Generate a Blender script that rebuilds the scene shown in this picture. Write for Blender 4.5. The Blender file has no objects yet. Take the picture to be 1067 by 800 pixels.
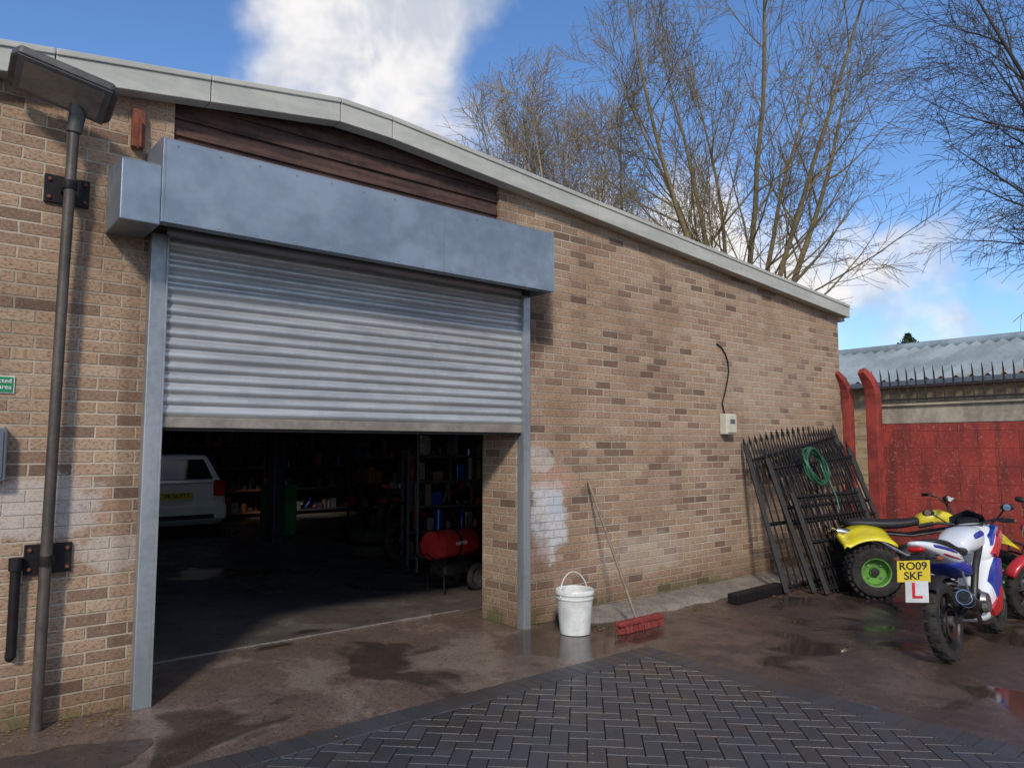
import bpy, bmesh, math, random
from mathutils import Vector, Matrix, Euler
random.seed(7)
sc=bpy.context.scene
COL=sc.collection
# ------------------------------------------------------------------ materials
class NT:
    def __init__(s,name):
        s.m=bpy.data.materials.new(name); s.m.use_nodes=True
        s.t=s.m.node_tree; s.b=s.t.nodes['Principled BSDF']
    def n(s,ty,**k):
        x=s.t.nodes.new(ty)
        for a,b in k.items(): setattr(x,a,b)
        return x
    def put(s,sock,v):
        if hasattr(v,'links') : s.t.links.new(v,sock)
        elif isinstance(v,(tuple,list)) and len(v)==3 and sock.type=='RGBA': sock.default_value=(*v,1)
        else: sock.default_value=v
    def M(s,op,a,b=None,c=None,clamp=False):
        x=s.n('ShaderNodeMath',operation=op,use_clamp=clamp)
        s.put(x.inputs[0],a)
        if b is not None: s.put(x.inputs[1],b)
        if c is not None: s.put(x.inputs[2],c)
        return x.outputs[0]
    def sm(s,v,a,b,o0=0.,o1=1.):
        x=s.n('ShaderNodeMapRange',interpolation_type='SMOOTHSTEP')
        s.put(x.inputs[0],v);x.inputs[1].default_value=a;x.inputs[2].default_value=b
        x.inputs[3].default_value=o0;x.inputs[4].default_value=o1
        return x.outputs[0]
    def mix(s,f,a,b,mode='MIX'):
        x=s.n('ShaderNodeMix',data_type='RGBA',blend_type=mode)
        s.put(x.inputs[0],f);s.put(x.inputs[6],a);s.put(x.inputs[7],b)
        return x.outputs[2]
    def obj(s): return s.n('ShaderNodeTexCoord').outputs['Object']
    def sep(s,v):
        x=s.n('ShaderNodeSeparateXYZ');s.put(x.inputs[0],v);return x.outputs
    def comb(s,a,b,c=0.):
        x=s.n('ShaderNodeCombineXYZ');s.put(x.inputs[0],a);s.put(x.inputs[1],b);s.put(x.inputs[2],c);return x.outputs[0]
    def noise(s,v,scale,detail=4.,rough=.55,dist=0.):
        x=s.n('ShaderNodeTexNoise');s.put(x.inputs['Vector'],v)
        x.inputs['Scale'].default_value=scale;x.inputs['Detail'].default_value=min(detail,4.)
        x.inputs['Roughness'].default_value=rough;x.inputs['Distortion'].default_value=dist
        return x.outputs['Fac']
    def mapv(s,v,sc3):
        x=s.n('ShaderNodeMapping');s.put(x.inputs[0],v);x.inputs['Scale'].default_value=sc3;return x.outputs[0]
    def ramp(s,f,stops,interp='LINEAR'):
        x=s.n('ShaderNodeValToRGB');r=x.color_ramp;r.interpolation=interp
        while len(r.elements)<len(stops): r.elements.new(.5)
        for e,(p,c) in zip(r.elements,stops): e.position=p;e.color=(*c,1)
        s.put(x.inputs[0],f);return x.outputs[0]
    def bump(s,h,strength=.5,dist=.01):
        x=s.n('ShaderNodeBump');s.put(x.inputs['Height'],h);s.put(x.inputs['Strength'],strength)
        x.inputs['Distance'].default_value=dist;s.t.links.new(x.outputs[0],s.b.inputs['Normal'])
    def set(s,**k):
        for a,b in k.items(): s.put(s.b.inputs[{'col':'Base Color','rough':'Roughness','metal':'Metallic','spec':'Specular IOR Level','coat':'Coat Weight'}[a]],b)

def gen(name,c1,c2=None,rough=.5,metal=0.,scale=6.,bump=.15,bd=.004,streak=None,rv=.12,coat=0.,spec=.5):
    N=NT(name); v=N.obj()
    v2=N.mapv(v,streak) if streak else v
    if c2 is None: c2=tuple(x*.62 for x in c1)
    if not bump:
        N.set(col=N.mix(N.sm(N.noise(v2,scale,2),.35,.65),c1,c2),metal=metal,coat=coat,rough=rough,spec=spec);return N.m
    a=N.noise(v2,scale,3,.6); b=N.noise(v,scale*7,2,.6)
    f=N.sm(N.M('ADD',N.M('MULTIPLY',a,.75),N.M('MULTIPLY',b,.25)),.35,.65)
    N.set(col=N.mix(f,c1,c2),metal=metal,coat=coat,spec=spec,
          rough=N.M('ADD',N.M('MULTIPLY',N.M('SUBTRACT',b,.5),rv*2),rough,clamp=True))
    N.bump(b,bump,bd)
    return N.m

def brick_mat(name,stops,mortar,bw=.225,bh=.075,mw=.0055,patches=(),dark=(),simple=False):
    N=NT(name);v=N.obj();o=N.sep(v)
    med=N.noise(v,20,2,.65)
    wob2=N.M('MULTIPLY',N.M('SUBTRACT',med,.5),.010)
    u=N.M('ADD',N.M('ADD',o[0],o[1]),wob2)
    z=N.M('ADD',o[2],N.M('MULTIPLY',wob2,.7))
    r=N.M('DIVIDE',z,bh);row=N.M('FLOOR',r)
    uu=N.M('ADD',N.M('DIVIDE',u,bw),N.M('MULTIPLY',N.M('FLOORED_MODULO',row,2.),.5))
    col=N.M('FLOOR',uu)
    fu=N.M('FRACT',uu);fv=N.M('FRACT',r)
    du=N.M('MULTIPLY',N.M('MINIMUM',fu,N.M('SUBTRACT',1.,fu)),bw)
    dv=N.M('MULTIPLY',N.M('MINIMUM',fv,N.M('SUBTRACT',1.,fv)),bh)
    d=N.M('MINIMUM',du,dv)
    fine=N.noise(v,95,2,.7)
    d=N.M('ADD',d,N.M('MULTIPLY',N.M('SUBTRACT',fine,.5),.008))
    mask=N.sm(d,mw-.002,mw+.002)
    wn=N.n('ShaderNodeTexWhiteNoise',noise_dimensions='2D')
    N.put(wn.inputs['Vector'],N.comb(col,row))
    base=N.ramp(wn.outputs['Value'],stops)
    if simple:
        N.set(col=N.mix(mask,mortar,base),rough=.9,spec=.2);return N.m
    big=N.noise(v,.9,4,.6)
    cell=N.noise(N.mapv(v,(1,1,1.6)),42,2,.6)
    base=N.mix(N.sm(cell,.44,.66,0.,.6),base,(.13,.083,.058))
    base=N.mix(N.sm(fine,.54,.75,0.,.5),base,(.54,.41,.285))
    base=N.mix(N.sm(med,.55,.75,0.,.35),base,(.44,.27,.17))
    mc=N.mix(N.sm(big,.35,.65),mortar,tuple(x*.66 for x in mortar))
    c=N.mix(mask,mc,base)
    c=N.mix(N.sm(big,.45,.72,0.,.5),c,(.60,.51,.44),'MULTIPLY')
    foot=N.sm(N.M('ADD',o[2],N.M('MULTIPLY',N.M('SUBTRACT',big,.5),.6)),0.,.5,.7,0.)
    c=N.mix(foot,c,(.42,.36,.30),'MULTIPLY')
    moss=N.M('MULTIPLY',N.sm(N.M('ADD',o[2],N.M('MULTIPLY',N.M('SUBTRACT',med,.5),.3)),.02,.22,1.,0.),N.sm(N.noise(v,2.2,2),.42,.56))
    c=N.mix(N.M('MULTIPLY',moss,.7),c,(.07,.09,.03))
    pn=N.noise(v,5.,4,.7)
    for (cx,cz,rx,rz,colr,am) in patches:
        ex=N.M('DIVIDE',N.M('SUBTRACT',o[0],cx),rx);ez=N.M('DIVIDE',N.M('SUBTRACT',o[2],cz),rz)
        q=N.M('SQRT',N.M('ADD',N.M('MULTIPLY',ex,ex),N.M('MULTIPLY',ez,ez)))
        q=N.M('ADD',q,N.M('MULTIPLY',N.M('SUBTRACT',pn,.5),1.9))
        pm=N.M('MULTIPLY',N.sm(q,.75,1.1,am,0.),N.M('ADD',.6,N.M('MULTIPLY',mask,.4)))
        pm=N.M('MULTIPLY',pm,N.sm(N.M('ADD',fine,N.M('MULTIPLY',med,.6)),.6,.82,.3,1.))
        c=N.mix(pm,c,colr)
    for (cx,cz,rx,rz,am) in dark:
        ex=N.M('DIVIDE',N.M('SUBTRACT',o[0],cx),rx);ez=N.M('DIVIDE',N.M('SUBTRACT',o[2],cz),rz)
        q=N.M('SQRT',N.M('ADD',N.M('MULTIPLY',ex,ex),N.M('MULTIPLY',ez,ez)))
        q=N.M('ADD',q,N.M('SUBTRACT',pn,.5))
        c=N.mix(N.sm(q,.3,1.2,am,0.),c,(.3,.26,.24),'MULTIPLY')
    N.set(col=c,rough=.9,spec=.22)
    h=N.M('ADD',N.M('MULTIPLY',mask,.8),N.M('MULTIPLY',fine,.35))
    h=N.M('ADD',h,N.M('MULTIPLY',wn.outputs['Value'],.2))
    N.bump(h,.85,.008)
    return N.m

STOPS=[(0.,(.16,.102,.074)),(.07,(.24,.152,.105)),(.24,(.345,.228,.15)),(.6,(.425,.287,.19)),(.82,(.385,.255,.168)),(.95,(.47,.34,.235)),(1.,(.33,.19,.122))]
M_brick=brick_mat('buff_brick',STOPS,(.53,.435,.33),
   patches=[(3.52,.95,.25,.40,(.60,.61,.62),.82),(3.60,1.05,.10,.12,(.42,.47,.56),.6),(3.62,1.3,.3,.12,(.48,.24,.18),.5),(3.4,1.47,.2,.14,(.56,.50,.45),.6),(3.42,.66,.15,.12,(.42,.26,.22),.55),(-.5,1.25,.34,.2,(.60,.56,.53),.55),(-.1,.95,.22,.12,(.6,.56,.52),.45),(4.9,.5,.7,.2,(.5,.43,.36),.35),(7.2,2.4,1.2,.5,(.5,.42,.33),.2)],
   dark=[(3.35,2.75,.3,.45,.75),(-.2,3.0,.35,.35,.5),(2.98,3.75,.25,.3,.5),(3.35,.4,.22,.8,.4),(-.02,1.6,.1,1.6,.45),(6.3,1.4,.35,.6,.25)])
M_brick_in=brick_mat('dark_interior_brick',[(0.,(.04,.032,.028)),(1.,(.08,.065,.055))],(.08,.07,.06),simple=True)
M_brick_ochre=brick_mat('ochre_brick',[(0.,(.3,.19,.09)),(1.,(.48,.32,.17))],(.4,.32,.22),simple=True)

def red_wall_mat():
    N=NT('red_painted_block');v=N.obj();o=N.sep(v)
    b=N.n('ShaderNodeTexBrick');N.put(b.inputs['Vector'],N.comb(N.M('ADD',o[0],o[1]),o[2]))
    b.inputs['Scale'].default_value=1.;b.inputs['Brick Width'].default_value=.45;b.inputs['Row Height'].default_value=.225
    b.inputs['Mortar Size'].default_value=.006;b.inputs['Mortar Smooth'].default_value=.8
    a=N.noise(v,1.9,4,.7,.3);f=N.noise(v,30,3,.7)
    c=N.mix(N.sm(a,.32,.68),(.42,.060,.042),(.25,.040,.032))
    c=N.mix(N.sm(N.noise(N.mapv(v,(2,2,.25)),3.,3,.65),.46,.7,0.,.8),c,(.11,.035,.028))
    c=N.mix(N.sm(f,.56,.70,0.,.65),c,(.40,.20,.15))
    c=N.mix(N.sm(N.M('ADD',o[2],N.M('MULTIPLY',a,.6)),.3,.9,.55,0.),c,(.08,.04,.03))
    c=N.mix(N.M('MULTIPLY',b.outputs['Fac'],.4),c,(.12,.03,.025))
    N.set(col=c,rough=.75,spec=.3);N.bump(N.M('SUBTRACT',N.M('MULTIPLY',f,.6),N.M('MULTIPLY',b.outputs['Fac'],.6)),.6,.01)
    return N.m
M_redwall=red_wall_mat()

def ground_mat(name,ca,cb,dry,pud0,pud1,scale=1.,rr=.5,r0=.3,rmin=.93):
    N=NT(name);v=N.obj()
    lo=N.noise(v,.7*scale,3,.6,.6);md=N.noise(v,3.2*scale,4,.62);fi=N.noise(v,120,2,.75);st=N.noise(v,38,2,.7)
    pud=N.sm(lo,pud0,pud1)
    c=N.mix(N.sm(md,.35,.65),ca,cb)
    c=N.mix(N.M('MULTIPLY',N.sm(N.noise(v,1.3,4,.65,.4),.5,.62),.8),c,dry)
    c=N.mix(N.sm(fi,.54,.7,0.,.6),c,tuple(min(1,x*2.3) for x in cb))
    c=N.mix(N.sm(st,.32,.44,.6,0.),c,(.012,.01,.009))
    c=N.mix(N.M('MULTIPLY',pud,.6),c,(.024,.018,.015))
    damp=N.sm(N.M('ADD',N.M('MULTIPLY',md,.6),N.M('MULTIPLY',lo,.4)),.36,.62,rr,r0)
    ro=N.M('MULTIPLY',damp,N.M('SUBTRACT',1.,N.M('MULTIPLY',pud,rmin)))
    N.set(col=c,rough=ro,spec=.5)
    N.bump(N.M('ADD',N.M('MULTIPLY',fi,.5),N.M('MULTIPLY',st,.8)),N.M('MULTIPLY',N.M('SUBTRACT',1.,N.M('MULTIPLY',pud,.95)),.6),.007)
    return N.m
M_asphalt=ground_mat('wet_asphalt',(.056,.038,.031),(.090,.058,.045),(.125,.085,.066),.525,.585,1.2,.48,.2,.92)
M_apron=ground_mat('wet_brown_concrete',(.105,.072,.056),(.145,.103,.080),(.22,.17,.135),.535,.60,1.3,.5,.22,.92)
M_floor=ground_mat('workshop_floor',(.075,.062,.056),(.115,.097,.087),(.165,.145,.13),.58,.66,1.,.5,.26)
M_conc=ground_mat('rough_concrete',(.15,.125,.10),(.22,.19,.155),(.27,.235,.20),.8,.9,2.,.8,.5)
M_patch=ground_mat('coarse_tarmac',(.045,.036,.031),(.065,.050,.042),(.09,.07,.058),.66,.72,2.,.7)

def paver_mat():
    N=NT('wet_block_paving');v=N.obj()
    at=N.n('ShaderNodeAttribute',attribute_name='rnd')
    r=at.outputs['Fac']
    c=N.ramp(r,[(0.,(.040,.041,.047)),(.5,(.050,.051,.058)),(1.,(.062,.061,.067))])
    f=N.noise(v,110,2,.75);lo=N.noise(v,.8,3,.6);md=N.noise(v,7,3,.6)
    c=N.mix(N.sm(f,.55,.72,0.,.5),c,(.13,.125,.125))
    c=N.mix(N.sm(N.M('ADD',N.M('MULTIPLY',lo,.6),N.M('MULTIPLY',md,.4)),.47,.60,0.,.7),c,(.060,.048,.040))
    ro=N.M('ADD',N.M('MULTIPLY',N.sm(N.M('ADD',N.M('MULTIPLY',lo,.7),N.M('MULTIPLY',md,.3)),.4,.6),-.2),N.M('ADD',.5,N.M('MULTIPLY',r,.06)))
    N.set(col=c,rough=ro);N.bump(f,.6,.004)
    return N.m
M_paver=paver_mat()
M_sand=gen('joint_grit',(.022,.019,.016),(.010,.009,.008),.9,scale=20,spec=.1)

M_fascia=gen('fascia_sheet',(.50,.485,.42),(.39,.385,.34),.55,0.,1.5,.05,streak=(1,1,6))
M_house=gen('blue_grey_sheet_metal',(.32,.355,.395),(.205,.24,.28),.36,.5,1.3,.10,.03,streak=(1,1,1.6),rv=.14)
M_shut=gen('galvanised_slats',(.53,.53,.52),(.38,.385,.385),.42,.5,1.6,.1,streak=(.7,1,5),rv=.1)
M_guide=gen('guide_steel',(.38,.39,.40),(.25,.26,.27),.42,.5,3,.1,streak=(1,1,.3))
M_rail=gen('bottom_rail_steel',(.36,.31,.25),(.24,.2,.16),.5,.4,5,.1)
M_wood=gen('stained_boards',(.10,.052,.038),(.036,.02,.016),.65,0.,2.2,.6,.008,streak=(.8,1,9),spec=.3)
M_rust=gen('rusty_steel',(.27,.08,.04),(.13,.045,.03),.8,.2,14,.4)
M_black=gen('black_painted_iron',(.008,.008,.010),(.016,.013,.012),.6,0,12,.15,spec=.25)
M_pole=gen('weathered_pole',(.15,.12,.10),(.07,.058,.05),.5,.4,4,.25,streak=(1,1,.5))
M_lamp=gen('lamp_casting',(.13,.12,.11),(.08,.075,.07),.5,.4,8,.1)
M_glass=gen('lamp_glass',(.28,.26,.23),(.19,.18,.16),.12,.0,5,.02)
M_roof=gen('roof_sheet',(.2,.21,.2),(.14,.15,.14),.7,scale=1.5)
M_croof=gen('corrugated_grey_sheet',(.36,.41,.42),(.23,.27,.28),.5,.1,1.2,.1,streak=(.4,1,1))
M_cream=gen('cream_render',(.45,.39,.29),(.25,.21,.16),.85,0,3,.4,streak=(1,1,.4))
M_redpost=gen('red_painted_post',(.36,.055,.042),(.19,.035,.028),.7,0,6,.3,spec=.3)
M_spike=gen('rusted_spikes',(.05,.03,.028),(.03,.02,.018),.7,.3,20,.2)
M_bark=gen('bark',(.28,.21,.105),(.18,.135,.075),.9,0,6,0,spec=.2)
M_bark3=gen('bark_pale',(.38,.30,.19),(.26,.20,.13),.9,0,6,0,spec=.2)
M_bark2=gen('bark_dark',(.10,.08,.065),(.06,.05,.042),.9,0,6,0,spec=.2)
M_white=gen('white_plastic',(.74,.74,.70),(.57,.56,.51),.4,0,7,.08)
M_whitep=gen('white_gloss_paint',(.78,.79,.80),(.68,.69,.70),.22,0,3,0,coat=.5)
M_bluep=gen('blue_gloss_paint',(.02,.05,.36),(.02,.035,.25),.22,0,3,0,coat=.5)
M_redp=gen('red_gloss_paint',(.58,.03,.03),(.46,.02,.025),.25,0,3,0,coat=.4)
M_yelp=gen('yellow_plastic',(.76,.64,.02),(.62,.50,.03),.35,0,7,.05)
M_grnp=gen('green_rim',(.15,.36,.05),(.09,.19,.04),.5,.1,12,.1)
M_rubber=gen('tyre_rubber',(.018,.017,.016),(.045,.038,.032),.8,0,14,.3,spec=.3)
M_seat=gen('seat_vinyl',(.014,.014,.015),(.024,.023,.023),.5,0,10,.15,spec=.35)
M_alu=gen('cast_aluminium',(.40,.40,.39),(.22,.215,.21),.38,.8,12,.1)
M_engine=gen('engine_dark',(.035,.035,.037),(.07,.066,.062),.48,.6,14,.2)
M_chrome=gen('polished_steel',(.55,.54,.52),(.3,.28,.26),.2,1.,9,.03)
M_plate=gen('yellow_plate',(.80,.58,.03),(.74,.53,.03),.35,0,3,0)
M_ink=gen('black_ink',(.012,.012,.012),(.015,.015,.015),.5,0,3,0)
M_lred=gen('red_ink',(.65,.02,.02),(.6,.02,.02),.5,0,3,0)
M_tail=gen('red_lens',(.5,.01,.01),(.38,.01,.01),.12,0,3,0)
M_mirror=gen('mirror_glass',(.7,.72,.75),(.65,.67,.7),.04,1.,3,0)
M_sgreen=gen('sign_green',(.01,.22,.07),(.01,.19,.06),.4,0,3,0)
M_gbox=gen('grey_box',(.16,.17,.19),(.12,.13,.14),.45,.3,4,.05)
M_broom=gen('broom_red',(.30,.05,.04),(.16,.03,.025),.75,0,30,.5,spec=.3)
M_handle=gen('broom_wood',(.26,.19,.13),(.16,.12,.08),.7,0,8,.3,streak=(4,4,.3))
M_hose=gen('green_hose',(.02,.10,.05),(.015,.06,.035),.4,0,6,.05)
M_boxc=gen('cream_plastic',(.62,.58,.45),(.5,.46,.36),.45,0,5,.05)
M_heat=gen('heater_red',(.50,.03,.025),(.36,.02,.02),.35,0,4,.03,coat=.2)
M_ggreen=gen('machine_green',(.03,.26,.08),(.02,.16,.05),.5,0,5,.05)
M_orange=gen('racking_orange',(.30,.09,.03),(.2,.06,.02),.6,0,5,.05)
M_carp=gen('white_car_paint',(.80,.80,.76),(.74,.74,.70),.28,.0,3,0,coat=.5)
M_cglass=gen('dark_glass',(.02,.024,.026),(.015,.018,.02),.06,0,3,0)
M_screen=gen('tinted_screen',(.04,.045,.05),(.03,.034,.04),.08,0,3,0)
M_leaf=gen('dead_leaves',(.30,.19,.05),(.14,.08,.03),.8,0,30,.2)
M_shelf=gen('workshop_shelf_paint',(.05,.055,.075),(.03,.035,.045),.5,.3,5,.1)
M_card=gen('cardboard',(.20,.14,.085),(.13,.09,.06),.8,0,5,.1)
M_dull=gen('dull_plastic',(.10,.10,.11),(.05,.05,.055),.6,0,6,.1)
M_conif=gen('evergreen',(.035,.06,.02),(.06,.085,.03),.85,0,9,0)

# ------------------------------------------------------------------ mesh helpers
def link(o,par=None):
    COL.objects.link(o)
    if par: o.parent=par
    return o
def empty(name,loc=(0,0,0),rot=(0,0,0)):
    e=bpy.data.objects.new(name,None);e.empty_display_size=.3;e.location=loc;e.rotation_euler=rot;COL.objects.link(e);return e
def mesh(name,V,F,mat,par=None,smooth=False,bevel=0,sub=0,loc=(0,0,0),rot=(0,0,0),seg=2):
    me=bpy.data.meshes.new(name);me.from_pydata([tuple(v) for v in V],[],F)
    bm=bmesh.new();bm.from_mesh(me);bmesh.ops.recalc_face_normals(bm,faces=bm.faces);bm.to_mesh(me);bm.free()
    me.materials.append(mat)
    if smooth: me.polygons.foreach_set('use_smooth',[True]*len(me.polygons))
    o=bpy.data.objects.new(name,me);o.location=loc;o.rotation_euler=rot
    if bevel:
        b=o.modifiers.new('bevel','BEVEL');b.width=bevel;b.segments=seg;b.limit_method='ANGLE'
    if sub:
        b=o.modifiers.new('sub','SUBSURF');b.levels=sub;b.render_levels=sub
    return link(o,par)
def box(name,c,s,mat,par=None,bevel=.004,rot=(0,0,0)):
    x,y,z=[k/2 for k in s]
    V=[(-x,-y,-z),(x,-y,-z),(x,y,-z),(-x,y,-z),(-x,-y,z),(x,-y,z),(x,y,z),(-x,y,z)]
    F=[(0,1,2,3),(4,5,6,7),(0,1,5,4),(1,2,6,5),(2,3,7,6),(3,0,4,7)]
    if rot==(0,0,0):
        V=[(a+c[0],b+c[1],d+c[2]) for a,b,d in V];return mesh(name,V,F,mat,par,bevel=bevel)
    return mesh(name,V,F,mat,par,bevel=bevel,loc=c,rot=rot)
def frame_at(d):
    d=d.normalized();a=Vector((0,0,1)) if abs(d.z)<.9 else Vector((1,0,0))
    x=d.cross(a).normalized();return x,d.cross(x).normalized()
def tube_data(P,R,n,V,F,cap=True,ph=0.):
    P=[Vector(p) for p in P]
    if not isinstance(R,(list,tuple)): R=[R]*len(P)
    b0=len(V);px=None
    for i,p in enumerate(P):
        d=(P[min(i+1,len(P)-1)]-P[max(i-1,0)]).normalized()
        if px is None: x,y=frame_at(d)
        else:
            x=(px-d*px.dot(d)).normalized();y=d.cross(x)
        px=x
        for k in range(n):
            t=2*math.pi*k/n+ph;V.append(p+x*math.cos(t)*R[i]+y*math.sin(t)*R[i])
    for i in range(len(P)-1):
        for k in range(n):
            F.append((b0+i*n+k,b0+i*n+(k+1)%n,b0+(i+1)*n+(k+1)%n,b0+(i+1)*n+k))
    if cap:
        F.append(tuple(b0+k for k in range(n)));F.append(tuple(b0+(len(P)-1)*n+k for k in range(n)))
def tube(name,P,R,mat,par=None,n=12,ph=0.,bevel=0):
    V=[];F=[];tube_data(P,R,n,V,F,True,ph)
    o=mesh(name,V,F,mat,par,smooth=n>4,bevel=bevel)
    if n>4:
        m=o.modifiers.new('es','EDGE_SPLIT');m.split_angle=math.radians(50)
    return o
def tubes(name,L,mat,par=None,n=8):
    V=[];F=[]
    for P,R in L: tube_data(P,R,n,V,F)
    o=mesh(name,V,F,mat,par,smooth=n>4)
    if n>4:
        m=o.modifiers.new('es','EDGE_SPLIT');m.split_angle=math.radians(50)
    return o
def prism(name,poly,axis,a,b,mat,par=None,bevel=0,smooth=False):
    n=len(poly)
    if axis=='Y': V=[(p,a,q) for p,q in poly]+[(p,b,q) for p,q in poly]
    elif axis=='X': V=[(a,p,q) for p,q in poly]+[(b,p,q) for p,q in poly]
    else: V=[(p,q,a) for p,q in poly]+[(p,q,b) for p,q in poly]
    F=[tuple(range(n)),tuple(range(n,2*n))]+[(i,(i+1)%n,n+(i+1)%n,n+i) for i in range(n)]
    return mesh(name,V,F,mat,par,bevel=bevel,smooth=smooth)
def loft(name,S,mat,par=None,n=16,e=2.6,sub=1,yc=0.):
    V=[];F=[]
    for (x,z,w,h) in S:
        for k in range(n):
            t=2*math.pi*k/n;c=math.cos(t);s=math.sin(t)
            V.append((x,yc+w*math.copysign(abs(c)**(2/e),c),z+h*math.copysign(abs(s)**(2/e),s)))
    for i in range(len(S)-1):
        for k in range(n): F.append((i*n+k,i*n+(k+1)%n,(i+1)*n+(k+1)%n,(i+1)*n+k))
    F.append(tuple(range(n)));F.append(tuple((len(S)-1)*n+k for k in range(n)))
    return mesh(name,V,F,mat,par,smooth=True,sub=sub)
def revolve(name,prof,c,mat,par=None,n=40,axis='Y',smooth=True,closed=False):
    V=[];F=[];m=len(prof)
    for k in range(n):
        t=2*math.pi*k/n
        for r,a in prof:
            if axis=='Y': V.append((c[0]+r*math.cos(t),c[1]+a,c[2]+r*math.sin(t)))
            elif axis=='Z': V.append((c[0]+r*math.cos(t),c[1]+r*math.sin(t),c[2]+a))
            else: V.append((c[0]+a,c[1]+r*math.cos(t),c[2]+r*math.sin(t)))
    for k in range(n):
        for i in range(m if closed else m-1):
            j=(i+1)%m;q=(k+1)%n
            F.append((k*m+i,k*m+j,q*m+j,q*m+i))
    o=mesh(name,V,F,mat,par,smooth=smooth)
    if smooth:
        md=o.modifiers.new('es','EDGE_SPLIT');md.split_angle=math.radians(40)
    return o
def ring(name,c,R,r,mat,par=None,axis='Y',n=40,m=10,w=None):
    w=w or r
    prof=[(R+r*math.cos(2*math.pi*i/m),w*math.sin(2*math.pi*i/m)) for i in range(m)]
    return revolve(name,prof,c,mat,par,n,axis,closed=True)
def text(name,s,loc,rot,size,mat,par=None,align='CENTER',ext=.001):
    cu=bpy.data.curves.new(name,'FONT');cu.body=s;cu.size=size;cu.align_x=align;cu.align_y='CENTER';cu.extrude=ext
    cu.offset=size*.012
    cu.materials.append(mat);o=bpy.data.objects.new(name,cu);o.location=loc;o.rotation_euler=rot;return link(o,par)

# ------------------------------------------------------------------ ground
def sheet(name,x0,x1,y0,y1,z,mat,par=None):
    return mesh(name,[(x0,y0,z),(x1,y0,z),(x1,y1,z),(x0,y1,z)],[(0,1,2,3)],mat,par)
sheet('ground',-250,250,-250,250,0,M_asphalt)
sheet('apron',-6,3.55,-1.12,.86,.004,M_apron)
PX1,PY1=3.55,-1.12
sheet('paving_bed',-7,PX1,-10,PY1,.005,M_sand)
V=[];F=[];RN=[]
def paver(cx,cy,ang,L,W,rnd):
    ch=.0022;h=.0115+random.uniform(-.0006,.0006);tx=random.uniform(-.004,.004);ty=random.uniform(-.004,.004)
    b=len(V);ca,sa=math.cos(ang),math.sin(ang)
    for (l,w,z) in [(L/2,W/2,.0062),(L/2-ch,W/2-ch,h)]:
        for sx,sy in ((-1,-1),(1,-1),(1,1),(-1,1)):
            x=l*sx;y=w*sy;V.append((cx+x*ca-y*sa,cy+x*sa+y*ca,z+x*tx+y*ty))
    for f in [(0,1,5,4),(1,2,6,5),(2,3,7,6),(3,0,4,7),(4,5,6,7)]:F.append(tuple(b+i for i in f));RN.append(rnd)
g=.0045;S=.1;n0=95
c45=math.cos(math.pi/4)
for i in range(-n0,n0):
    for j in range(-n0,n0):
        k=(i-j)%4
        if k==0: x,y,a=(i+1)*S,(j+.5)*S,0
        elif k==3: x,y,a=(i+.5)*S,(j+1)*S,math.pi/2
        else: continue
        X=x*c45-y*c45;Y=x*c45+y*c45-4
        if -5.5<X<PX1 and -8<Y<PY1: paver(X,Y,a+math.pi/4,.2-g,.1-g,random.random())
def paver_mesh(nm,clip,par):
    me=bpy.data.meshes.new(nm);me.from_pydata(V,[],F)
    at=me.attributes.new('rnd','FLOAT','FACE');at.data.foreach_set('value',RN)
    bm=bmesh.new();bm.from_mesh(me)
    for co,no in clip:
        bmesh.ops.bisect_plane(bm,geom=bm.verts[:]+bm.edges[:]+bm.faces[:],plane_co=co,plane_no=no,clear_outer=True)
    bmesh.ops.recalc_face_normals(bm,faces=bm.faces)
    bm.to_mesh(me);bm.free();me.materials.append(M_paver)
    link(bpy.data.objects.new(nm,me),par)
pv=empty('block_paving')
paver_mesh('herringbone_blocks',(((PX1-.215,0,0),(1,0,0)),((0,PY1-.215,0),(0,1,0))),pv)
V=[];F=[];RN=[]
x=PX1-.05
while x>-5.5: paver(x,PY1-.107,math.pi/2,.2-g,.1-g,random.random());x-=.1
y=PY1-.215-.05
while y>-8: paver(PX1-.107,y,0,.2-g,.1-g,random.random());y-=.1
paver_mesh('edge_course',(),pv)
# concrete strip at wall foot
V=[];F=[]
nx=90
for i in range(nx+1):
    x=3.62+(9.1-3.62)*i/nx
    w=(.40+.03*math.sin(i*.7)+random.uniform(-.015,.015))*min(1,.35+i/9.)
    for (yy,zz) in ((0,.06),(-w*.45,.045),(-w*.85,.028),(-w,.0)): V.append((x,yy,zz+random.uniform(-.003,.003) if zz else -.002))
for i in range(nx):
    for k in range(3): F.append((i*4+k,i*4+k+1,i*4+k+5,i*4+k+4))
mesh('concrete_footing',V,F,M_conc,smooth=True)
# repaired tarmac patch
V=[(-.55,-.72,.010)];F=[]
for i in range(48):
    t=2*math.pi*i/48;rr=1+.10*math.sin(3*t+1)+.07*math.sin(7*t)+random.uniform(-.04,.04)
    V.append((-.55+.50*rr*math.cos(t),-.72+.31*rr*math.sin(t),.0065))
for i in range(48):F.append((0,1+i,1+(i+1)%48))
mesh('tarmac_patch',V,F,M_patch,smooth=True)
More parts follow.
